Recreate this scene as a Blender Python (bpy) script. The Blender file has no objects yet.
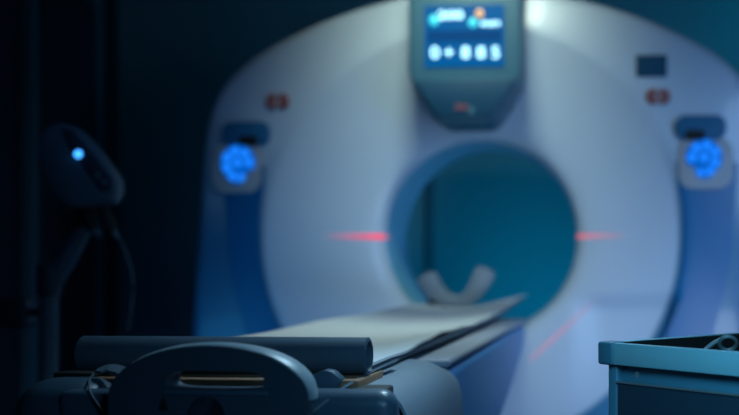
import bpy, bmesh, math, random
from mathutils import Vector, Matrix
random.seed(4)
PI = math.pi
SC = bpy.context.scene
COL = SC.collection
F = 1026.0; PX, PY = 540.0, 268.0; CZ = 0.88
sc_vs = SC.view_settings
sc_vs.view_transform = 'Standard'; sc_vs.look = 'None'; sc_vs.exposure = 0; sc_vs.gamma = 1

# ------------------------------------------------------------ materials
def mat(name, col, rough=.5, metal=0, emis=None, es=0, noise=.06, nscale=40, coat=0, bump=0, spec=.5):
    m = bpy.data.materials.new(name); m.use_nodes = True
    nt = m.node_tree; b = nt.nodes['Principled BSDF']
    b.inputs['Roughness'].default_value = rough
    b.inputs['Metallic'].default_value = metal
    b.inputs['Coat Weight'].default_value = coat
    b.inputs['Specular IOR Level'].default_value = spec
    tc = nt.nodes.new('ShaderNodeTexCoord')
    nz = nt.nodes.new('ShaderNodeTexNoise'); nz.inputs['Scale'].default_value = nscale
    nz.inputs['Detail'].default_value = 4
    nt.links.new(tc.outputs['Object'], nz.inputs['Vector'])
    mx = nt.nodes.new('ShaderNodeMix'); mx.data_type = 'RGBA'
    mx.inputs[6].default_value = (*[c*(1-noise) for c in col], 1)
    mx.inputs[7].default_value = (*[min(1, c*(1+noise)) for c in col], 1)
    nt.links.new(nz.outputs['Fac'], mx.inputs[0])
    nt.links.new(mx.outputs[2], b.inputs['Base Color'])
    if bump:
        bp = nt.nodes.new('ShaderNodeBump'); bp.inputs['Strength'].default_value = bump
        bp.inputs['Distance'].default_value = .004
        nt.links.new(nz.outputs['Fac'], bp.inputs['Height']); nt.links.new(bp.outputs[0], b.inputs['Normal'])
    if emis:
        b.inputs['Emission Color'].default_value = (*emis, 1)
        b.inputs['Emission Strength'].default_value = es
    return m

M = {}
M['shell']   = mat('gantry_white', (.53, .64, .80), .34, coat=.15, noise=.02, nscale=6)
M['liner']   = mat('bore_liner_blue', (.16, .48, .70), .5, noise=.03)
M['panelb']  = mat('panel_blue', (.0, .14, .36), .38, noise=.03)
M['console'] = mat('console_grey', (.045, .145, .23), .45, noise=.03)
M['console2']= mat('console_chin', (.008, .07, .15), .5, noise=.03)
M['screen']  = mat('screen_blue', (.0, .01, .02), .6, emis=(.0, .105, .34), es=1.0, spec=.1)
M['band']    = mat('screen_band', (.0, .01, .02), .6, emis=(.0, .05, .20), es=1.0, spec=.1)
M['white']   = mat('screen_white', (.5, .8, 1), .4, emis=(.40, .85, 1.0), es=1.9)
M['cyan']    = mat('screen_cyan', (.1, .6, .7), .4, emis=(.0, .45, .60), es=.9)
M['orange']  = mat('screen_orange', (.7, .4, .2), .4, emis=(.60, .28, .12), es=.7)
M['recess']  = mat('recess_blue', (.01, .15, .32), .6)
M['black']   = mat('matt_black', (.005, .007, .01), .7)
M['bezel']   = mat('bezel_grey', (.44, .45, .50), .5)
M['key']     = mat('key_blue', (.0, .01, .03), .6, emis=(.0, .10, .52), es=1.0, spec=.1)
M['key2']    = mat('key_icon', (.0, .01, .03), .6, emis=(.01, .21, .98), es=1.1, spec=.1)
M['red']     = mat('label_red', (.38, .06, .06), .5)
M['red2']    = mat('mark_dark_red', (.16, .06, .10), .6)
M['labelp']  = mat('label_plate', (.40, .40, .46), .5)
M['tealp']   = mat('dark_teal_label', (.02, .09, .17), .8, spec=.1)
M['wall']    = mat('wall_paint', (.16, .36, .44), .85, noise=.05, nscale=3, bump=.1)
M['wall_shaded']   = mat('wall_paint_shaded', (.012, .03, .05), .85, noise=.08, nscale=3)  # wall paint darkened to stand in for the unlit side of the room
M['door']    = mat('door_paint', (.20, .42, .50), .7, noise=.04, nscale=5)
M['door_shaded']   = mat('door_paint_shaded', (.02, .04, .06), .7, noise=.04, nscale=5)  # door paint with the darkness of the unlit left wall mixed in
M['trim']    = mat('trim_dark', (.07, .20, .27), .6)
M['floor']   = mat('floor_vinyl', (.06, .09, .12), .35, noise=.15, nscale=12)
M['ceil']    = mat('ceiling_paint', (.10, .13, .16), .9, noise=.05, nscale=20)
M['tbody']   = mat('table_blue', (.012, .19, .52), .4, noise=.03)
M['tdeck']   = mat('table_deck', (.34, .38, .48), .5, noise=.03)
M['navy']    = mat('navy_plastic', (.045, .10, .155), .40, coat=.1, noise=.05)
M['navy2']   = mat('navy_plastic_dark', (.03, .065, .10), .5, noise=.05)
M['grey']    = mat('cap_grey', (.16, .22, .28), .5, noise=.05)
M['rim']     = mat('rim_lit', (.22, .32, .38), .4, noise=.05)  # paler than the plate, carries the highlight along the handle rim
M['brown']   = mat('tan_pad', (.26, .15, .085), .75, noise=.06, nscale=60)
M['sheet']   = mat('sheet_white', (.62, .67, .72), .8, noise=.03, nscale=30, bump=.25)
M['roll']    = mat('roll_vinyl', (.060, .105, .15), .42, noise=.05, nscale=80)
M['holder']  = mat('holder_grey', (.20, .25, .31), .6, noise=.05)
M['strap']   = mat('strap_grey', (.07, .12, .17), .6, noise=.2, nscale=300)
M['cartrail']= mat('cart_rail', (.20, .46, .60), .38, metal=.0, noise=.04)
M['cartcorner'] = mat('cart_corner', (.04, .17, .27), .5, noise=.04)
M['cartbody']= mat('cart_body', (.045, .18, .29), .45, noise=.04)
M['drawer']  = mat('drawer_navy', (.010, .035, .065), .5, noise=.05)
M['steel']   = mat('steel', (.42, .52, .58), .35, metal=.8, noise=.05)
M['dull']    = mat('dull_steel', (.12, .18, .22), .5, metal=.3)
M['inj']     = mat('injector_shell', (.06, .115, .16), .5, noise=.05)
M['injd']    = mat('injector_dark', (.015, .035, .055), .5, noise=.05)
M['led']     = mat('led_blue', (.1, .5, 1), .4, emis=(.05, .36, 1.0), es=2.2)

def blend_low_sides(m, blue):  # base colour blends to blue outside the ring, stronger lower down
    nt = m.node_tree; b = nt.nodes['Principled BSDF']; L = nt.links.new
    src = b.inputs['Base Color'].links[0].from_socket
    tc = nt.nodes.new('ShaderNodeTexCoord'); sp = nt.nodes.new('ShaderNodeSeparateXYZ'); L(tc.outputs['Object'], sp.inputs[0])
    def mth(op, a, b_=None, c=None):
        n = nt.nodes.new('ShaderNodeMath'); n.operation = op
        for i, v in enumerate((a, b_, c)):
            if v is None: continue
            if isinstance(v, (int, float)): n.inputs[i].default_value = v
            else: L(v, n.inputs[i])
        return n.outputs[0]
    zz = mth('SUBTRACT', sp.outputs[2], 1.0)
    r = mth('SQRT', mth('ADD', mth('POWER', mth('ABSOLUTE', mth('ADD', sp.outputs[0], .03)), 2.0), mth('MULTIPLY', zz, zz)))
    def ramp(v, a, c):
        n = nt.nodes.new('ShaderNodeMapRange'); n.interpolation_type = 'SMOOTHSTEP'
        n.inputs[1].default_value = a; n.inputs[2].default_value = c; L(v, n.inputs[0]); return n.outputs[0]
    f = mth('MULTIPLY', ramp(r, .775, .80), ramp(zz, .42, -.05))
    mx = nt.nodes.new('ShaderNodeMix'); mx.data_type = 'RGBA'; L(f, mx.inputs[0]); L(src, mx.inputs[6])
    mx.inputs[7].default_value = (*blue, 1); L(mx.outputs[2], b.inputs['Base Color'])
blend_low_sides(M['shell'], (.04, .19, .36))

def laser_mat(name, col, s):
    m = bpy.data.materials.new(name); m.use_nodes = True
    nt = m.node_tree; nt.nodes.clear()
    out = nt.nodes.new('ShaderNodeOutputMaterial'); mx = nt.nodes.new('ShaderNodeMixShader')
    tr = nt.nodes.new('ShaderNodeBsdfTransparent'); em = nt.nodes.new('ShaderNodeEmission')
    em.inputs[0].default_value = (*col, 1); em.inputs[1].default_value = s
    at = nt.nodes.new('ShaderNodeAttribute'); at.attribute_name = 'fade'
    nt.links.new(at.outputs['Fac'], mx.inputs[0]); nt.links.new(tr.outputs[0], mx.inputs[1])
    nt.links.new(em.outputs[0], mx.inputs[2]); nt.links.new(mx.outputs[0], out.inputs[0])
    return m
M['laser'] = laser_mat('laser_red', (1.0, .04, .12), 1.3)
M['laser2'] = laser_mat('laser_pink', (1.0, .14, .20), 1.0)

# ------------------------------------------------------------ mesh helpers
def finish(bm, smooth=True, ang=40):
    bmesh.ops.recalc_face_normals(bm, faces=bm.faces)
    for f in bm.faces: f.smooth = smooth
    lim = math.radians(ang)
    for e in bm.edges:
        if len(e.link_faces) == 2 and e.calc_face_angle(0) > lim: e.smooth = False

def link(name, data, parent=None, m=None):
    o = bpy.data.objects.new(name, data); COL.objects.link(o)
    if parent: o.parent = parent
    if m: o.data.materials.append(m)
    return o

def obj(name, bm, m, parent=None, smooth=True, ang=40):
    finish(bm, smooth, ang)
    me = bpy.data.meshes.new(name); bm.to_mesh(me); bm.free()
    return link(name, me, parent, m)

def top(name, bm, m, frame, label, cat, group=None, ang=40):
    """top-level one-mesh thing built in a frame's coordinates; origin moved to its base"""
    xs = [v.co for v in bm.verts]
    c = Vector((sum(v.x for v in xs)/len(xs), sum(v.y for v in xs)/len(xs), min(v.z for v in xs)))
    bmesh.ops.translate(bm, verts=bm.verts, vec=-c)
    o = obj(name, bm, m, None, True, ang)
    o.matrix_world = frame @ Matrix.Translation(c)
    tag(o, label, cat, group)
    return o

def tag(o, label, cat, group=None):
    o['label'] = label; o['category'] = cat
    if group: o['group'] = group

def empty(name, loc=(0,0,0), rz=0, label='', cat='', group=None):
    o = bpy.data.objects.new(name, None); COL.objects.link(o)
    o.location = loc; o.rotation_euler = (0, 0, rz)
    o.empty_display_size = .1
    tag(o, label, cat, group)
    return o

def struct(name, bm, m, parent=None):
    o = obj(name, bm, m, parent)
    if not parent: o['kind'] = 'structure'
    return o

def box(c, s, bev=0, seg=3, rot=None, bm=None):
    b = bmesh.new()
    bmesh.ops.create_cube(b, size=1, matrix=Matrix.Diagonal((*s, 1)))
    if bev: bmesh.ops.bevel(b, geom=b.edges[:], offset=bev, segments=seg, profile=.5, affect='EDGES')
    mtx = Matrix.Translation(c) @ (rot.to_4x4() if rot else Matrix())
    bmesh.ops.transform(b, matrix=mtx, verts=b.verts)
    if bm is None: return b
    merge(bm, b); return bm

def merge(dst, src):
    me = bpy.data.meshes.new('tmp'); src.to_mesh(me); src.free()
    dst.from_mesh(me); bpy.data.meshes.remove(me)

def prism(pts, y0, y1, bev=0, seg=3, axis='y'):
    """polygon pts (x,z) extruded along y (or (y,z) along x)"""
    b = bmesh.new()
    def V(p, t): return (p[0], t, p[1]) if axis == 'y' else ((t, p[0], p[1]) if axis == 'x' else (p[0], p[1], t))
    a = [b.verts.new(V(p, y0)) for p in pts]; c = [b.verts.new(V(p, y1)) for p in pts]
    n = len(pts)
    b.faces.new(a); b.faces.new(c[::-1])
    for i in range(n): b.faces.new((a[i], c[i], c[(i+1) % n], a[(i+1) % n]))
    bmesh.ops.recalc_face_normals(b, faces=b.faces)
    if bev: bmesh.ops.bevel(b, geom=b.edges[:], offset=bev, segments=seg, profile=.5, affect='EDGES')
    return b

def tube(path, r, n=16, bm=None, flat=1.0, up=Vector((0,0,1))):
    """swept tube along Vector path; r float or list; flat squashes along 'up'"""
    b = bmesh.new(); P = [Vector(p) for p in path]; rings = []
    for i, p in enumerate(P):
        t = (P[min(i+1, len(P)-1)] - P[max(i-1, 0)]).normalized()
        s = t.cross(up)
        if s.length < 1e-4: s = t.cross(Vector((0,1,0)))
        s.normalize(); u = s.cross(t).normalized()
        rr = r[i] if isinstance(r, (list, tuple)) else r
        rings.append([b.verts.new(p + s*math.cos(2*PI*k/n)*rr + u*math.sin(2*PI*k/n)*rr*flat) for k in range(n)])
    for a, c in zip(rings, rings[1:]):
        for k in range(n): b.faces.new((a[k], a[(k+1) % n], c[(k+1) % n], c[k]))
    b.faces.new(rings[0]); b.faces.new(rings[-1][::-1])
    if bm is None: return b
    merge(bm, b); return bm

def lathe(prof, loc, n=32, axis='z', bm=None):
    b = bmesh.new(); rings = []
    for r, h in prof:
        ring = []
        for k in range(n):
            a = 2*PI*k/n; x, y = r*math.cos(a), r*math.sin(a)
            v = (x, y, h) if axis == 'z' else ((x, h, y) if axis == 'y' else (h, x, y))
            ring.append(b.verts.new(Vector(loc) + Vector(v)))
        rings.append(ring)
    for a, c in zip(rings, rings[1:]):
        for k in range(n): b.faces.new((a[k], a[(k+1) % n], c[(k+1) % n], c[k]))
    b.faces.new(rings[0]); b.faces.new(rings[-1][::-1])
    if bm is None: return b
    merge(bm, b); return bm

def spline(pts, k=8):
    P = [Vector(p) for p in pts]; P = [2*P[0]-P[1]] + P + [2*P[-1]-P[-2]]; out = []
    for i in range(1, len(P)-2):
        for j in range(k):
            t = j/k; a, b, c, d = P[i-1:i+3]
            out.append(.5*((2*b) + (c-a)*t + (2*a-5*b+4*c-d)*t*t + (3*b-a-3*c+d)*t**3))
    out.append(P[-2]); return out

def sheet_grid(fn, nu, nv, thick=0):
    b = bmesh.new()
    g = [[b.verts.new(fn(i/nu, j/nv)) for j in range(nv+1)] for i in range(nu+1)]
    for i in range(nu):
        for j in range(nv): b.faces.new((g[i][j], g[i+1][j], g[i+1][j+1], g[i][j+1]))
    if thick:
        bmesh.ops.recalc_face_normals(b, faces=b.faces)
        bmesh.ops.solidify(b, geom=b.faces[:], thickness=thick)
    return b

def sstep(a, b, x):
    t = max(0, min(1, (x-a)/(b-a))); return t*t*(3-2*t)

def W(px, py, Y): return Vector(((px-PX)*Y/F, Y, CZ + (PY-py)*Y/F))

# ------------------------------------------------------------ camera
cam = bpy.data.cameras.new('camera'); co = bpy.data.objects.new('camera', cam); COL.objects.link(co)
co.location = (0, 0, CZ); co.rotation_euler = (PI/2, 0, 0)
cam.sensor_fit = 'HORIZONTAL'; cam.sensor_width = 36; cam.lens = F*36/739
cam.shift_x = -(PX-369.5)/739; cam.shift_y = (PY-207.5)/739
cam.clip_start = .05
cam.dof.use_dof = True; cam.dof.focus_distance = 1.52; cam.dof.aperture_fstop = 2.3
SC.camera = co

# ------------------------------------------------------------ room
XL, XR, YF, YB, H = -2.3, 2.7, -1.6, 5.6, 2.85
struct('floor', box(((XL+XR)/2, (YF+YB)/2, -.05), (XR-XL+.4, YB-YF+.4, .1)), M['floor'])
struct('ceiling', box(((XL+XR)/2, (YF+YB)/2, H+.05), (XR-XL+.4, YB-YF+.4, .1)), M['ceil'])
struct('wall_back', box(((XL+XR)/2, YB+.06, H/2), (XR-XL+.4, .12, H)), M['wall'])
struct('wall_left', box((XL-.06, (YF+YB)/2, H/2), (.12, YB-YF, H)), M['wall_shaded'])
struct('wall_right', box((XR+.06, (YF+YB)/2, H/2), (.12, YB-YF, H)), M['wall_shaded'])
struct('wall_front', box(((XL+XR)/2, YF-.06, H/2), (XR-XL+.4, .12, H)), M['wall_shaded'])
struct('baseboard_back', box(((XL+XR)/2, YB-.008, .05), (XR-XL, .016, .1), .003), M['trim'])
struct('baseboard_left', box((XL+.008, (YF+YB)/2, .05), (.016, YB-YF, .1), .003), M['trim'])
d1 = struct('door_1', box((-.91, YB-.02, 1.02), (.58, .04, 2.04), .004), M['door'])
t_ = box((-.595, YB-.03, 1.04), (.05, .06, 2.08), .006)
box((-1.225, YB-.03, 1.04), (.05, .06, 2.08), .006, bm=t_); box((-.91, YB-.03, 2.08), (.68, .06, .06), .006, bm=t_)
struct('trim_1', t_, M['trim'])
obj('door_handle', tube([(-.72, YB-.04, 1.0), (-.72, YB-.09, 1.0), (-.83, YB-.09, 1.0)], .01, 10), M['steel'], d1)
d2 = struct('door_2', box((XL+.02, 4.90, 1.1), (.04, .62, 2.2), .004), M['door_shaded'])
t_ = box((XL+.03, 4.56, 1.12), (.06, .05, 2.24), .006)
box((XL+.03, 5.24, 1.12), (.06, .05, 2.24), .006, bm=t_); box((XL+.03, 4.9, 2.25), (.06, .73, .05), .006, bm=t_)
struct('trim_2', t_, M['trim'])

# ------------------------------------------------------------ gantry
YAW = math.atan(.075)
GC = Vector((-.243, 3.84, 1.0))
gantry = empty('ct_scanner_gantry', (GC.x, GC.y, 0), -YAW,
    'large white ring-shaped CT scanner gantry with round bore and hanging display console', 'scanner')
GM = Matrix.Translation((GC.x, GC.y, 0)) @ Matrix.Rotation(-YAW, 4, 'Z')
GI = GM.inverted()
BZ = 1.0
def G(px, py, yl=0.0):
    """pixel -> gantry-local (x, z about bore centre) on local plane y=yl"""
    c = GI @ Vector((0, 0, CZ)); p = GI @ W(px, py, 1.0)
    d = p - c; t = (yl - c.y)/d.y; q = c + d*t
    return q.x, q.z - BZ

OUT = [(0,.945),(.2,.93),(.4,.898),(.62,.828),(.82,.735),(.94,.655),(1.02,.565),(1.06,.45),(1.08,.30),(1.10,.0),(1.12,-.3),(1.13,-.6),(1.13,-.96)]
half = [(p.x, p.y) for p in spline([(x, z, 0) for x, z in OUT], 6)]
poly = half + [(0, -.96)] + [(-x, z) for x, z in half[::-1]]
def Rout(th):
    dx, dz = math.cos(th), math.sin(th); best = 0
    for (x0, z0), (x1, z1) in zip(poly, poly[1:] + poly[:1]):
        ex, ez = x1-x0, z1-z0; den = dx*ez - dz*ex
        if abs(den) < 1e-9: continue
        t = (x0*ez - z0*ex)/den; s = (x0*dz - z0*dx)/den
        if t > 0 and -1e-6 <= s <= 1+1e-6: best = max(best, t)
    return best
RING = .79
PROF = [(.370,.24),(.374,.17),(.382,.140),(.398,.120),(.43,.102),(.50,.080),(.58,.059),(.66,.039),(.72,.025),(.76,.016),(.78,.012),(.79,.010)]
def interp(tb, r):
    if r <= tb[0][0]: return tb[0][1]
    for (a, b), (c, d) in zip(tb, tb[1:]):
        if r <= c: return b + (d-b)*(r-a)/(c-a)
    return tb[-1][1]
def step_y(x, z):
    a = abs(x)
    if x < 0: return 0
    return .036*sstep(.205, .295, -z+.05*max(0, a-.5))*(1-sstep(.30, .68, -z))*sstep(.34, .48, a)*(1-sstep(.72, .78, a))
def surf(x, z):
    r = math.hypot(x, z)
    if r <= RING: return interp(PROF, r) + step_y(x, z)
    R = Rout(math.atan2(z, x)); t = (r-RING)/max(1e-6, R-.055-RING)
    return .010 + .028*min(1, t)**1.4 + .35*max(0, r-(R-.055))
NA = 360
ths = [2*PI*i/NA for i in range(NA)]
for cx in (1.13, -1.13):
    a = math.atan2(-.96, cx) % (2*PI); k = min(range(NA), key=lambda i: abs(ths[i]-a)); ths[k] = a
def revolve_part(samples):
    b = bmesh.new(); rings = []
    for th in ths: rings.append([b.verts.new(p) for p in samples(th)])
    for i in range(NA):
        A, B = rings[i], rings[(i+1) % NA]
        for j in range(len(A)-1): b.faces.new((A[j], A[j+1], B[j+1], B[j]))
    return b
def liner(th):
    return [(r*math.cos(th), y, BZ + r*math.sin(th)) for r, y in
            [(.52,.82),(.46,.78),(.41,.70),(.38,.58),(.372,.50),(.367,.40),(.368,.33),(.374,.17)]]
lo = obj('bore_liner', revolve_part(liner), M['liner'], gantry)
def fascia(th):
    c, s = math.cos(th), math.sin(th); R = Rout(th); out = []
    rs = [.374,.377,.382,.390,.398,.408] + [.42+.0231*i for i in range(16)] + [.775,.783,.79]
    rs = sorted(set(rs))
    for r in rs: out.append((r*c, surf(r*c, r*s), BZ+r*s))
    for t in (.05,.2,.4,.6,.8,1):
        r = RING+(R-.055-RING)*t; out.append((r*c, .010+.028*t**1.4, BZ+r*s))
    y1 = .038
    for a in (15,30,45,60,75,90):
        a = math.radians(a); r = R-.055+.055*math.sin(a); out.append((r*c, y1+.07*(1-math.cos(a)), BZ+r*s))
    out.append((R*c, .40, BZ+R*s)); out.append((R*c, .76, BZ+R*s))
    out.append(((R-.04)*c, .80, BZ+(R-.04)*s)); out.append((.56*c, .82, BZ+.56*s)); out.append((.52*c, .821, BZ+.52*s))
    return out
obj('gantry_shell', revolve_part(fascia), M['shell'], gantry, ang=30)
# plinth foot
obj('plinth', box((0, .42, .024), (2.0, .66, .044), .008), M['black'], gantry)

# blue curved side panels
for sgn in (-1, 1):
    def fn(u, v, sgn=sgn):
        z = .27 - 1.18*v
        xi = math.sqrt(max(.01, .805**2 - z*z)) if z > -.55 else math.sqrt(.805**2-.55**2) - (-.55-z)*.2
        xo = .955 + .02*min(1, max(0, z/.25)) - .30*max(0, -z-.02)**1.35
        if z > .18: xi = xi + (z-.18)*.2
        xi += -sgn*.03*(1-max(0, -z-.6)); x = xi + (xo-xi)*u
        return (sgn*x, surf(x, z)-.006, BZ+z)
    obj('side_panel', sheet_grid(fn, 16, 50, .008), M['panelb'], gantry)

# display console hanging at the top
cx = -.02
cons = empty('tmp', (0,0,0)); 
pts = [(cx-.205,1.0),(cx-.208,.60),(cx-.198,.555),(cx-.108,.415),(cx-.085,.402),(cx+.085,.402),(cx+.108,.415),(cx+.198,.555),(cx+.208,.60),(cx+.205,1.0)]
bpy.data.objects.remove(cons)
console = obj('display_console', prism([(x, z+BZ) for x, z in pts], -.13, .10, .016, 4), M['console'], gantry)
pts = [(cx-.185,.560),(cx-.10,.425),(cx+.10,.425),(cx+.185,.560)]
obj('chin_panel', prism([(x, z+BZ) for x, z in pts], -.137, -.12, .004, 2), M['console2'], console)
yf = -.132
def rect(px0, py0, px1, py1, yl, th=.004, bev=.001):
    x0, z0 = G(px0, py0, yl); x1, z1 = G(px1, py1, yl)
    return box(((x0+x1)/2, yl, BZ+(z0+z1)/2), (abs(x1-x0), th, abs(z1-z0)), bev, 2)
obj('screen', rect(424.5, 6, 504.5, 66.5, yf, .006, .002), M['screen'], console)
obj('screen_band', rect(427, 31, 502, 41, yf-.004, .002, 0), M['band'], console)
def text(s, px, py, hpx, m, yl, parent, name='readout', sx=1.0, ext=.0006):
    x, z = G(px, py, yl); x2, z2 = G(px, py-hpx, yl)
    cu = bpy.data.curves.new(name, 'FONT'); cu.body = s; cu.size = (z2-z)/.72; cu.extrude = ext; cu.offset = .0008
    cu.align_x = 'CENTER'; cu.align_y = 'CENTER'
    tmp = bpy.data.objects.new('tmp', cu); COL.objects.link(tmp); bpy.context.view_layer.update()
    me = bpy.data.meshes.new_from_object(tmp.evaluated_get(bpy.context.evaluated_depsgraph_get())); me.name = name
    bpy.data.objects.remove(tmp); bpy.data.curves.remove(cu)
    o = link(name, me, parent); o.data.materials.clear(); o.data.materials.append(m); o.location = (x, yl, BZ+z); o.rotation_euler = (PI/2, 0, 0); o.scale = (sx, 1, 1)
    return o
for s, px in (('0', 435), ('+', 449), ('8', 465.5), ('8', 481), ('5', 495.5)):
    text(s, px, 53, 11.5, M['white'], yf-.006, console, 'digit', 1.1)
text('200', 450.5, 15.5, 8.5, M['white'], yf-.006, console, 'readout', 1.45)
text('mm', 490.5, 23, 7, M['white'], yf-.006, console, 'readout', 1.3)
def disc(px, py, rpx, yl, th, parent, name, m, sx=1.0, n=28):
    x, z = G(px, py, yl); r = rpx*(3.84+yl)/F
    b = lathe([(r*.9, -th), (r, -th*.6), (r, th*.5)], (0,0,0), n, 'y')
    bmesh.ops.scale(b, vec=(sx, 1, 1), verts=b.verts)
    bmesh.ops.translate(b, verts=b.verts, vec=(x, yl, BZ+z))
    return obj(name, b, m, parent)
disc(479.5, 13.5, 4.2, yf-.006, .002, console, 'indicator_dot', M['orange'])
disc(473, 22.5, 4.6, yf-.006, .002, console, 'indicator_dot', M['cyan'])
disc(434, 20, 5.5, yf-.006, .002, console, 'indicator_dot', M['cyan'], .9)
obj('label_mark', rect(455, 104, 468, 110, -.139, .002, 0), M['red2'], console)['label'] = 'small dark red mark on the console chin'
obj('label_mark', rect(469, 106, 474, 115, -.139, .002, 0), M['console'], console)

# red marks, square label
for px, py in ((278, 101.5), (658, 97)):
    x, z = G(px, py, .015); y = surf(x, z)
    pl = obj('label_plate', prism([(x+.042*math.copysign(abs(math.cos(a))**.6, math.cos(a)), BZ+z+.027*math.copysign(abs(math.sin(a))**.6, math.sin(a))) for a in [2*PI*k/32 for k in range(32)]], y-.006, y+.012), M['labelp'], gantry)
    for s in (-1, 1):
        b = bmesh.new(); P = []
        for k in range(13):
            a = PI/2 + s*(-1)*(-PI)*k/12 if False else PI/2 + (PI*k/12)*( -s)
            P.append((x + s*.012 + s*.026*abs(math.cos(a)), y-.008, BZ+z+.021*math.sin(a)))
        tube(P, .0085, 10, bm=b); tube([(x+s*.012, y-.008, BZ+z-.02), (x+s*.012, y-.008, BZ+z+.02)], .005, 8, bm=b)
        obj('warning_mark', b, M['red'], pl)
x0, z0 = G(636, 55.5, .02); x1, z1 = G(667, 77, .02)
ym = surf((x0+x1)/2, (z0+z1)/2)
obj('status_window', box(((x0+x1)/2, ym, BZ+(z0+z1)/2), (x1-x0, .02, z0-z1), .004, 2), M['tealp'], gantry)

# control pads
def pad(pcx, pcy, s):
    """s=-1 left, +1 right; (pcx,pcy) keypad centre px"""
    x, z = G(pcx, pcy, .02); y = surf(x, z)-.004; k = 3.84/F
    def P(dx, dy): return (x + dx*k, BZ + z - dy*k)    # offsets in px-like units, dx positive = towards centre for left
    def rr(cx_, cy_, w, h, r, n=8):
        out = []
        for qx, qy, a0 in ((1,1,0),(-1,1,90),(-1,-1,180),(1,-1,270)):
            for i in range(n+1):
                a = math.radians(a0+90*i/n)
                out.append((cx_+qx*(w-r)+r*math.cos(a), cy_+qy*(h-r)+r*math.sin(a)))
        return out
    bez = obj('control_panel', prism([P(a, b) for a, b in rr(-s*(-1)*0 + s*1.5*-1*-1, 5, 27, 26, 15)], y-.012, y+.03, .006, 3), M['bezel'], gantry)
    # hand recess above the pad
    rec = obj('hand_recess', prism([P(a, b) for a, b in rr(-s*8 if s < 0 else -s*3, -29.5, 25, 12, 10)], y-.020, y+.03, .004, 2), M['recess'], gantry)
    recess_shadow = prism([P(a, b) for a, b in rr(11 if s < 0 else -9, -22, 10, 5, 4)], y-.023, y-.010, .002, 1)  # black plate painted in as the shadow inside the hand recess
    obj('recess_shadow', recess_shadow, M['black'], rec)
    # keypad backing: disc with a lower lobe and a notch toward the gantry centre side
    cl = -s
    P2 = []
    for i in range(72):
        a = 2*PI*i/72; ux, uy = math.cos(a)*cl, math.sin(a)       # uy down
        r = 18.0 - 5.2*math.exp(-((math.degrees(a)-48)/17)**2) + 3.5*math.exp(-((math.degrees(a)-95)/22)**2)
        P2.append(P(ux*r, uy*r))
    obj('keypad', prism(P2, y-.019, y-.010), M['key'], bez)
    def btn(dx, dy, r):
        px_, pz_ = P(dx*cl, dy)
        b = lathe([(r*k*.80, -.003), (r*k, -.001), (r*k, .003)], (px_, y-.021, pz_), 20, 'y')
        obj('button', b, M['key2'], bez)
    btn(0, 0, 4.7)
    for a in (0, -51, -103, -154, -206):
        btn(12*math.cos(math.radians(a)), 12*math.sin(math.radians(a)), 4.7)
    btn(-5.5, 13.8, 4.3); btn(3.8, 15.2, 4.0)
    return bez
pad(239.5, 163, -1); pad(703.5, 158, 1)

# laser lines on the shell
def ribbon(name, p0, p1, w0, w1, m, fade, n=40, off=.003):
    b = bmesh.new(); a = Vector(p0); c = Vector(p1); d = (c-a).normalized(); nn = Vector((-d.y, d.x)); rows = []
    for i in range(n+1):
        t = i/n; q = a+(c-a)*t; w = w0+(w1-w0)*t
        rows.append([b.verts.new((q.x+nn.x*w*j, surf(q.x+nn.x*w*j, q.y+nn.y*w*j)-off, BZ+q.y+nn.y*w*j)) for j in (-1,-.5,0,.5,1)])
    for r0, r1 in zip(rows, rows[1:]):
        for j in range(4): b.faces.new((r0[j], r0[j+1], r1[j+1], r1[j]))
    o = obj(name, b, m, gantry)
    at = o.data.attributes.new('fade', 'FLOAT', 'POINT'); i = 0
    for k in range(n+1):
        for j in (0,.6,1,.6,0): at.data[i].value = fade(k/n)*j; i += 1
    return o
ribbon('laser_line', (-.372,.002), (-.61,.002), .013, .010, M['laser'], lambda t: (1.0 if t < .22 else .75*(1-(t-.22)/.78)**1.5))
ribbon('laser_line', (.372,.002), (.58,.002), .011, .008, M['laser2'], lambda t: .8*(1-t)**1.2)
ribbon('laser_line', (.20,-.47), (.45,-.24), .012, .008, M['laser2'], lambda t: .22*math.sin(PI*min(1, .15+.85*t))+.04)

# ------------------------------------------------------------ patient table
TM = Matrix.Translation((-.4675, 1.30, 0)) @ Matrix.Rotation(-YAW, 4, 'Z'); TI = TM.inverted()
table = empty('patient_table', (-.4675, 1.30, 0), -YAW,
    'long blue-sided CT patient table running into the scanner bore', 'table')
def T(px, py, Y): return TI @ W(px, py, Y)
def TP(px, py, v):
    """pixel -> table-local on plane y=v"""
    c = TI @ Vector((0,0,CZ)); d = (TI @ W(px, py, 1.0)) - c; return c + d*((v-c.y)/d.y)
# body side profile (v, z)
prof = [(.18,.695),(2.14,.695),(2.06,.62),(1.78,.55),(1.45,.49),(.95,.40),(.90,.10),(.35,.10),(.22,.40)]
obj('table_body', prism(prof, -.262, .262, .02, 4, 'x'), M['tbody'], table)
obj('table_deck', box((0, 1.37, .704), (.515, 1.54, .016), .007), M['tdeck'], table)
obj('table_base', box((0, 1.0, .055), (.60, 1.5, .11), .02), M['navy'], table)
# cradle: shallow trough
def zc(u, v): return .7255 + .014*(u/.2)**2 + .030*sstep(1.7, 2.75, v)*max(0, u/.2)
def cr(a, b):
    u = -.198+.396*a; v = .235+2.53*b; return (u, v, zc(u, v)-.004)
obj('cradle', sheet_grid(cr, 20, 40, .010), M['navy2'], table)
obj('cradle_rail', box((0, 1.36, .710), (.22, 1.5, .010), .003), M['black'], table)
obj('foot_pad', box((.02, .155, .7165), (.40, .15, .029), .004), M['brown'], table)['label'] = 'tan padded end of the table top'
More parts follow.
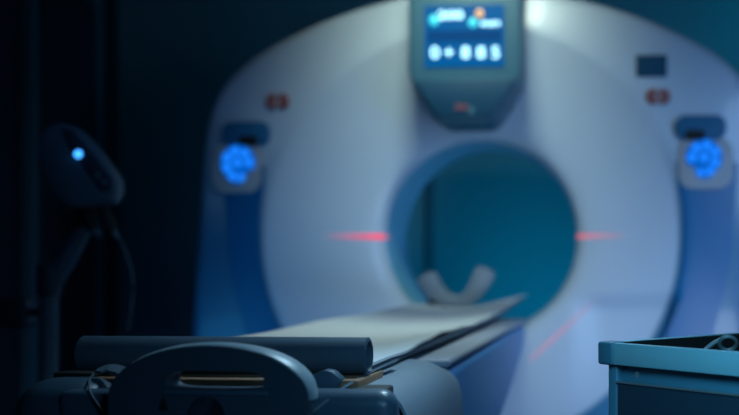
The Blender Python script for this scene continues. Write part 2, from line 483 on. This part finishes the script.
# grey shoulder cover at the foot end
def shoulder(a, b):
    ang = PI*a; u = .01+.272*math.copysign(abs(math.cos(ang))**.32, -math.cos(ang)); z = .56+.165*abs(math.sin(ang))**.32
    v = .125+.475*b; k = 1-.10*sstep(.8, 1, b)
    return (u, v, .56+(z-.56)*k)
obj('shoulder_cover', sheet_grid(shoulder, 60, 20, .004), M['grey'], table)
# end housing lobes facing the viewer
def lobe(u0, u1, zt, bev, v0=.0, v1=.17):
    return box(((u0+u1)/2, (v0+v1)/2, zt-.13), (u1-u0, v1-v0, .26), bev, 8)
obj('end_housing', lobe(-.228, -.10, .733, .045, .005, .12), M['navy'], table)
obj('end_housing', lobe(.115, .285, .7255, .022, .004, .055), M['navy'], table)
obj('gap_shade', box((.195, .088, .60), (.13, .065, .242), .004), M['black'], table)  # black block stands in for the shade between housing and shoulder
ec = obj('end_cap', box((.0, .028, .610), (.30, .056, .225), .010, 4), M['navy'], table)
pk = TP(205, 416, -.033)
obj('release_knob', lathe([(.0235, -.004), (.0235, .004), (.021, .010), (.0, .010)][::-1], (pk.x, -.026, pk.z), 36, 'y'), M['black'], ec)
a = TP(163, 405, -.033)
obj('arrow_mark', prism([(a.x-.005, a.z-.006), (a.x+.005, a.z-.006), (a.x+.003, a.z+.001), (a.x, a.z+.010), (a.x-.003, a.z+.001)], -.0325, -.026), M['black'], ec)
# arched grab handle: half-ellipse plate with an opening and a rim coloured as if lit
hv0, hv1 = -.03, .012
pc = TP(208, 400, hv0); ptop = TP(208, 346, hv0); pl_ = TP(108, 402, hv0); pr = TP(308, 398, hv0)
hx = (pl_.x+pr.x)/2; ha = (pr.x-pl_.x)/2; hz0 = pc.z; hh = ptop.z-pc.z
oL = TP(166, 381, hv0); oR = TP(264, 381, hv0); oT = TP(205, 370.5, hv0); oB = TP(205, 390, hv0)
def arch(hv0, hv1):
    b = bmesh.new(); n = 64; fo, fi, bo, bi = [], [], [], []
    ox, oz = (oL.x+oR.x)/2, (oT.z+oB.z)/2; ow, oh = (oR.x-oL.x)/2, (oT.z-oB.z)/2
    for k in range(n):
        a = 2*PI*k/n; c, s = math.cos(a), math.sin(a)
        if s >= -.001: O = (hx+ha*c, hz0+hh*abs(s)**.92)
        else: O = (hx+ha*math.copysign(min(1, abs(c)*1.6), c), hz0-.05*min(1, abs(s)*1.8))
        e = .45
        I = (ox+ow*math.copysign(abs(c)**e, c) - (.15*ow*c if s > 0 else 0)*abs(s), oz+oh*math.copysign(abs(s)**e, s))
        for lst, q, y in ((fo, O, hv0), (fi, I, hv0), (bo, O, hv1), (bi, I, hv1)):
            lst.append(b.verts.new((q[0], y, q[1])))
    for k in range(n):
        j = (k+1) % n
        b.faces.new((fo[k], fo[j], fi[j], fi[k])); b.faces.new((bo[k], bi[k], bi[j], bo[j]))
        b.faces.new((fo[k], bo[k], bo[j], fo[j])); b.faces.new((fi[k], fi[j], bi[j], bi[k]))
    return b
hd = obj('grab_handle', arch(hv0, hv1), M['navy2'], table)
rim = [(hx+ha*math.cos(a), (hv0+hv1)/2, hz0+hh*abs(math.sin(a))**.92) for a in [PI*k/48 for k in range(49)]]
obj('handle_rim', tube(rim, [.0032+.0022*math.exp(-((i/48-.2)/.2)**2) for i in range(49)], 14, flat=4.2, up=Vector((0,1,0))), M['rim'], hd)
# opening sill (lit edge)
obj('handle_sill', box(((oL.x+oR.x)/2, -.012, oB.z-.004), (oR.x-oL.x+.01, .04, .006), .002), M['navy'], hd)

# sheet on the cradle
def shf(a, b):
    u = -.200+.400*a; v = .20+2.60*b
    z = zc(u, v)+.003 + .0025*math.sin(v*7+u*9)*sstep(.05,.3,abs(u)/.2) + (.003*math.sin(v*23)*max(0, u/.2-.6))
    return (u + .006*math.sin(v*5)*a, v, z)
top('paper_sheet', sheet_grid(shf, 24, 90, .004), M['sheet'], TM,
    'white paper sheet spread along the top of the patient table', 'sheet')

# rolled bolster across the foot end
rl = TP(83, 355, .145); rr_ = TP(369.5, 355.5, .145)
R0 = .0262; zr = .7312+R0
b = bmesh.new()
profr = [(R0-.003, .0), (R0, .004), (R0, .5), (R0, .996), (R0-.003, 1.0), (R0-.005, 1.0), (R0-.0055, .99), (R0-.0055, .01), (R0-.005, 0)]
rings = []
L = rr_.x-rl.x
for r, t in profr:
    rings.append([b.verts.new((rl.x+L*t, .145+r*math.cos(2*PI*k/48), zr+r*math.sin(2*PI*k/48))) for k in range(48)])
for A, B in zip(rings, rings[1:]+rings[:1]):
    for k in range(48): b.faces.new((A[k], A[(k+1) % 48], B[(k+1) % 48], B[k]))
bol = empty('rolled_bolster', TM @ Vector((rl.x+L/2, .145, .7312)), -YAW,
    'dark blue cylindrical roll lying across the foot end of the patient table', 'bolster')
bmesh.ops.translate(b, verts=b.verts, vec=(-(rl.x+L/2), -.145, -.7312))
obj('roll_cover', b, M['roll'], bol, ang=50)
obj('roll_core', tube([(-L/2+.012, 0, R0), (L/2-.012, 0, R0)], R0-.006, 32), M['black'], bol)

# head holder at the far end of the cradle
hv = 2.66
def holder():
    b = bmesh.new()
    hc = TP(457, 312, hv)
    path = [TP(426, 275, hv), TP(433, 287, hv), TP(440, 295, hv), TP(451, 301, hv), TP(464, 300.5, hv), TP(473, 294, hv), TP(479, 285, hv), TP(487, 269, hv)]
    P = spline(path, 6); rows = []
    n = len(P); N = []
    for i, p in enumerate(P):
        t = (P[min(i+1, n-1)]-P[max(i-1, 0)]).normalized(); N.append(Vector((-t.z, 0, t.x)))
    for i, p in enumerate(P):
        e = abs(i/(n-1)-.5)*2; th = .036+.022*e; dv = .09
        if i in (0, n-1): th *= .6
        c = [(-1,-1),(-.6,-1.12),(.6,-1.12),(1,-1),(1,1),(-1,1)]
        rows.append([b.verts.new(p + N[i]*th*.5*q[0]*1.25 + Vector((0, dv*.5*q[1], 0))) for q in c])
    for A, B in zip(rows, rows[1:]):
        for k in range(6): b.faces.new((A[k], A[(k+1) % 6], B[(k+1) % 6], B[k]))
    b.faces.new(rows[0]); b.faces.new(rows[-1][::-1])
    return b
hb = holder(); zm = min(v.co.z for v in hb.verts)
ho = top('head_holder', hb, M['holder'], TM, 'pale grey U-shaped head holder with two upright wings inside the bore', 'headrest', ang=50)
hi = ho.matrix_world.inverted() @ TM
b = box(TP(450, 299.5, hv+.055) , (.17, .05, .034), .010)
bmesh.ops.transform(b, matrix=hi, verts=b.verts)
obj('holder_shadow', b, M['black'], ho)  # black block put in as the dark shadow beneath the holder

# straps and buckle at the foot
def ribbon3(path, w, th=.002, side=Vector((1,0,0))):
    P = spline(path, 8); b = bmesh.new(); rows = []
    for i, p in enumerate(P):
        t = (P[min(i+1, len(P)-1)]-P[max(i-1, 0)]).normalized(); s = side - t*side.dot(t); s.normalize(); n = s.cross(t)
        rows.append([b.verts.new(p+s*w*x+n*th*y) for x, y in ((-1,-1),(1,-1),(1,1),(-1,1))])
    for A, B in zip(rows, rows[1:]):
        for k in range(4): b.faces.new((A[k], A[(k+1) % 4], B[(k+1) % 4], B[k]))
    b.faces.new(rows[0]); b.faces.new(rows[-1][::-1]); return b
st = top('restraint_strap', ribbon3([TP(296, 424, -.004), TP(318, 408, .0), TP(336, 393, .03), TP(352, 383, .09), TP(374, 371, .20), TP(396, 361, .33)], .0055, .0016, Vector((.8,0,.6))),
    M['strap'], TM, 'grey strap slanting over the right side of the table foot end', 'strap')
bk = prism([(-.028,-.012),(-.010,-.015),(.020,-.012),(.026,.002),(.012,.012),(.000,.013),(-.020,.000)], -.012, .012, .003, 2)
bmesh.ops.transform(bk, matrix=Matrix.Translation(TP(325, 378.5, .085)) @ Matrix.Rotation(.1, 4, 'Y'), verts=bk.verts)
bo_ = top('strap_buckle', bk, M['navy'], TM, 'dark plastic buckle beside the right foot of the arched handle', 'buckle')
top('foot_cord', tube(spline([TP(94, 373, .09), TP(89, 382, .03), TP(91, 394, .0), TP(99, 406, -.006), TP(110, 422, -.010)], 8), .0014, 10),
    M['strap'], TM, 'thin dark cord hanging over the left end of the table foot', 'cord')
top('restraint_strap', ribbon3([TP(98, 372, .06), TP(108, 368, .07), TP(121, 371, .06), TP(134, 378, .05)], .010, .0016, Vector((0,1,.3))),
    M['strap'], TM, 'short grey strap end lying left of the arched handle', 'strap')
b = box(TP(82, 373.5, .10), (.055, .05, .007), .002)
obj('latch_plate', b, M['black'], table)

# ------------------------------------------------------------ cart
cy0 = 1.5; ca = math.atan2(-.737, .675)
corner = W(600, 342, cy0)
CM = Matrix.Translation((corner.x, corner.y, 0)) @ Matrix.Rotation(ca, 4, 'Z')
cart = empty('medical_cart', (corner.x, corner.y, 0), ca, 'blue metal medical cart with open tray top and drawers, at the right edge', 'cart')
zt = corner.z; rh = .0315; LX, LY = .62, .46
# local x runs along the front, local y goes back; front face at y=0
def rail(x0, y0, x1, y1, t=.012, name='tray_rail', m='cartrail'):
    return obj(name, box(((x0+x1)/2, (y0+y1)/2, zt-rh/2), (max(abs(x1-x0), t), max(abs(y1-y0), t), rh), .0015, 2), M[m], cart)
rail(.026, .006, LX-.026, .006); rail(.026, LY-.006, LX-.026, LY-.006)
rail(.006, .026, .006, LY-.026); rail(LX-.006, .026, LX-.006, LY-.026)
for x in (.0, LX):
    for y in (.0, LY):
        sx = 1 if x == 0 else -1; sy = 1 if y == 0 else -1
        obj('corner_bumper', box((x+sx*.012, y+sy*.012, zt-rh/2), (.030, .030, rh+.002), .004, 3), M['cartcorner'], cart)
obj('tray_floor', box((LX/2, LY/2, zt-rh+.002), (LX-.03, LY-.03, .004)), M['black'], cart)
for x, y, w_, h_ in ((LX/2, .0135, LX-.03, .002), (LX/2, LY-.0135, LX-.03, .002), (.0135, LY/2, .002, LY-.03), (LX-.0135, LY/2, .002, LY-.03)):
    obj('tray_liner', box((x, y, zt-rh/2), (w_, h_, rh-.002)), M['black'], cart)
b = box((LX/2, LY/2, zt-.42), (LX-.044, LY-.040, .78-.004), .004)
obj('cart_body', b, M['cartbody'], cart)
for x in (.017, LX-.017):
    for y in (.017, LY-.017):
        obj('corner_post', box((x, y, (zt-rh)/2+.06), (.018, .018, zt-rh-.12), .003), M['cartbody'], cart)
zz = zt-rh-.022
for h in (.14, .14, .19, .19):
    d = obj('drawer', box((LX/2, .016, zz-h/2), (LX-.055, .018, h-.006), .003), M['drawer'], cart)
    obj('drawer_lip', box((LX/2, .009, zz-.003), (LX-.055, .010, .0028), .001), M['steel'], d)
    obj('drawer_handle', tube([(LX/2-.08, .008, zz-h*.45), (LX/2-.08, -.016, zz-h*.45), (LX/2+.08, -.016, zz-h*.45), (LX/2+.08, .008, zz-h*.45)], .005, 8), M['steel'], d)
    zz -= h
obj('lock', lathe([(.0045, 0), (.0045, -.004), (.0, -.004)], (.055, .0235, zt-rh-.013), 16, 'y'), M['steel'], cart)
for x in (.05, LX-.05):
    for y in (.05, LY-.05):
        obj('castor', lathe([(.0, -.014), (.042, -.014), (.048, -.008), (.048, .008), (.042, .014), (.0, .014)], (x, y, .048), 24, 'y'), M['black'], cart)
# instrument in the tray: bent arm with a finger loop
CI = CM.inverted()
def CP(px, py, Y): return CI @ W(px, py, Y)
q = W(727, 343.5, 1.47); b = bmesh.new()
Rg = .0145*1.0
loop = [W(728+8.5*math.cos(a), 343.5+6.8*math.sin(a), 1.47+.010*math.sin(a)) for a in [2*PI*k/24 for k in range(25)]]
tube(loop, .0032, 10, bm=b)
tube(spline([W(721, 339.5, 1.47), W(714, 343, 1.468), W(707, 348.5, 1.465), W(701, 355, 1.455), W(697, 364.5, 1.45)], 6), .0034, 10, bm=b)
zmin = min(v.co.z for v in b.verts)
top('clamp', b, M['dull'], Matrix(), 'small steel clamp with a finger loop lying in the cart tray', 'instrument')

# ------------------------------------------------------------ contrast injector on the left
inj = empty('contrast_injector', (-1.385, 2.95, 0), 0, 'dark contrast injector on a wheeled stand with one glowing blue light', 'injector')
IO = Vector((-1.385, 2.95, 0))
def I(px, py, Y=2.95): return W(px, py, Y) - IO
def ipoly(pts, Y0, Y1, bev): 
    return prism([(I(a, b_, 2.89).x, I(a, b_, 2.89).z) for a, b_ in pts], Y0, Y1, bev, 3)
head = obj('injector_head', ipoly([(36,138),(46,126),(60,122),(76,128),(98,152),(115,177),(117,192),(112,203),(88,208),(66,208),(50,190),(40,165)], -.06, .0, .012), M['inj'], inj)
obj('control_face', ipoly([(62,127),(75,131),(97,157),(113,179),(112,189),(101,190),(86,168),(68,143)], -.068, -.055, .002), M['injd'], head)
obj('status_light', lathe([(.0,-.012),(.009,-.009),(.0115,-.002),(.0115,.004)], (I(78,154,2.88).x, -.066, I(78,154,2.88).z), 24, 'y'), M['led'], head)['label'] = 'glowing blue status light'
for a, c in ((97,176),(104,183)):
    obj('button', lathe([(.009,-.004),(.010,0),(.010,.004)], (I(a,c,2.88).x, -.068, I(a,c,2.88).z), 16, 'y'), M['inj'], head)
for (a0, b0, a1, b1) in ((84,206,94,230),(100,206,113,232)):
    s = obj('syringe', tube([I(a0,b0,2.93), I((a0+a1)/2,(b0+b1)/2,2.93), I(a1,b1,2.93)], [.020,.019,.014], 16), M['black'], inj)
    obj('syringe_tip', tube([I(a1,b1,2.93), I(a1+5,b1+7,2.93)], [.011,.007], 12), M['inj'], s)
obj('syringe_tubing', tube(spline([I(118,239), I(126,252), I(133,285), I(128,330)], 6), .004, 8), M['inj'], inj)
obj('swing_arm', tube([I(86,210,2.98), I(84,226,2.99), I(70,255,2.99), I(50,288,2.99)], [.028,.026,.024,.026], 16), M['inj'], inj)
p = I(49, 285, 2.99)
obj('pole', tube([(p.x, p.y, .08), (p.x, p.y, p.z+.05)], .025, 20), M['inj'], inj)
obj('pole_collar', tube([(p.x, p.y, p.z-.03), (p.x, p.y, p.z+.06)], .034, 20), M['injd'], inj)
obj('mounting_box', box(I(14, 312, 3.0), (.10, .08, .09), .012), M['injd'], inj)
obj('bracket', tube([I(14, 312, 3.0), (p.x, p.y, I(14,312,3.0).z)], .012, 10), M['injd'], inj)
obj('stand_hub', lathe([(.0,.05),(.08,.05),(.08,.09),(.03,.13),(.0,.13)], (p.x, p.y, 0), 24), M['injd'], inj)
for k in range(5):
    a = 2*PI*k/5+.3; e = Vector((p.x+.30*math.cos(a), p.y+.30*math.sin(a), .07))
    obj('stand_leg', tube([(p.x, p.y, .085), e], [.026,.018], 10), M['injd'], inj)
    obj('castor', lathe([(.0,-.012),(.028,-.012),(.032,0),(.028,.012),(.0,.012)], (e.x, e.y, .032), 16, 'y'), M['black'], inj)

# ------------------------------------------------------------ lights
def area(name, loc, to, size, power, col, sy=None, spread=180):
    l = bpy.data.lights.new(name, 'AREA'); l.energy = power; l.color = col; l.size = size
    l.spread = math.radians(spread)
    if sy: l.shape = 'RECTANGLE'; l.size_y = sy
    o = bpy.data.objects.new(name, l); COL.objects.link(o); o.location = loc
    o.rotation_euler = (Vector(to)-Vector(loc)).to_track_quat('-Z', 'Y').to_euler()
    return o
area('light_top', (-.30, 2.9, 2.75), (-.28, 3.8, 1.75), .5, 3.4, (.82, 1.0, .80), spread=52)
area('light_right', (1.7, 1.6, 1.7), (.6, 3.8, .75), .9, 4.6, (.36, .62, 1.0), spread=75)
area('light_low', (.9, 2.3, .45), (.15, 3.85, .62), .4, 1.3, (.62, .78, 1.0), spread=60)
area('light_left', (-.9, 1.9, 2.2), (-.8, 3.8, .8), .6, .55, (.15, .42, 1.0), spread=60)
area('light_table', (.1, 2.5, 2.6), (-.30, 2.5, .7), .5, 2.6, (.74, .98, .95), spread=55)
area('light_blue_right', (1.9, 2.4, .5), (.8, 3.8, .5), .6, 3.2, (.06, .42, 1.0), spread=110)
area('light_blue_left', (-1.7, 3.2, .4), (-1.0, 3.9, .6), .5, .5, (.05, .48, 1.0), spread=90)
area('light_back', (.1, 4.85, .42), (-.05, 5.6, 1.45), 1.0, 4.0, (.0, .47, .80), spread=130)
area('light_back_high', (1.6, 4.9, 2.6), (1.3, 5.6, 1.8), .8, 1.6, (.0, .52, .80), spread=120)
area('light_cart', (.0, .3, 1.35), (.5, 1.4, .72), .4, 1.8, (.25, .75, 1.0), spread=60)
area('light_foot', (.1, 2.3, 2.2), (-.18, 1.4, .7), .3, 1.45, (.48, .76, .95), spread=38)
area('light_foot_front', (.9, -.3, 1.5), (-.10, 1.35, .72), .5, .42, (.25, .62, 1.0), spread=30)
w = bpy.data.worlds.new('world'); w.use_nodes = True; SC.world = w
w.node_tree.nodes['Background'].inputs[0].default_value = (.0, .02, .04, 1)
w.node_tree.nodes['Background'].inputs[1].default_value = .05
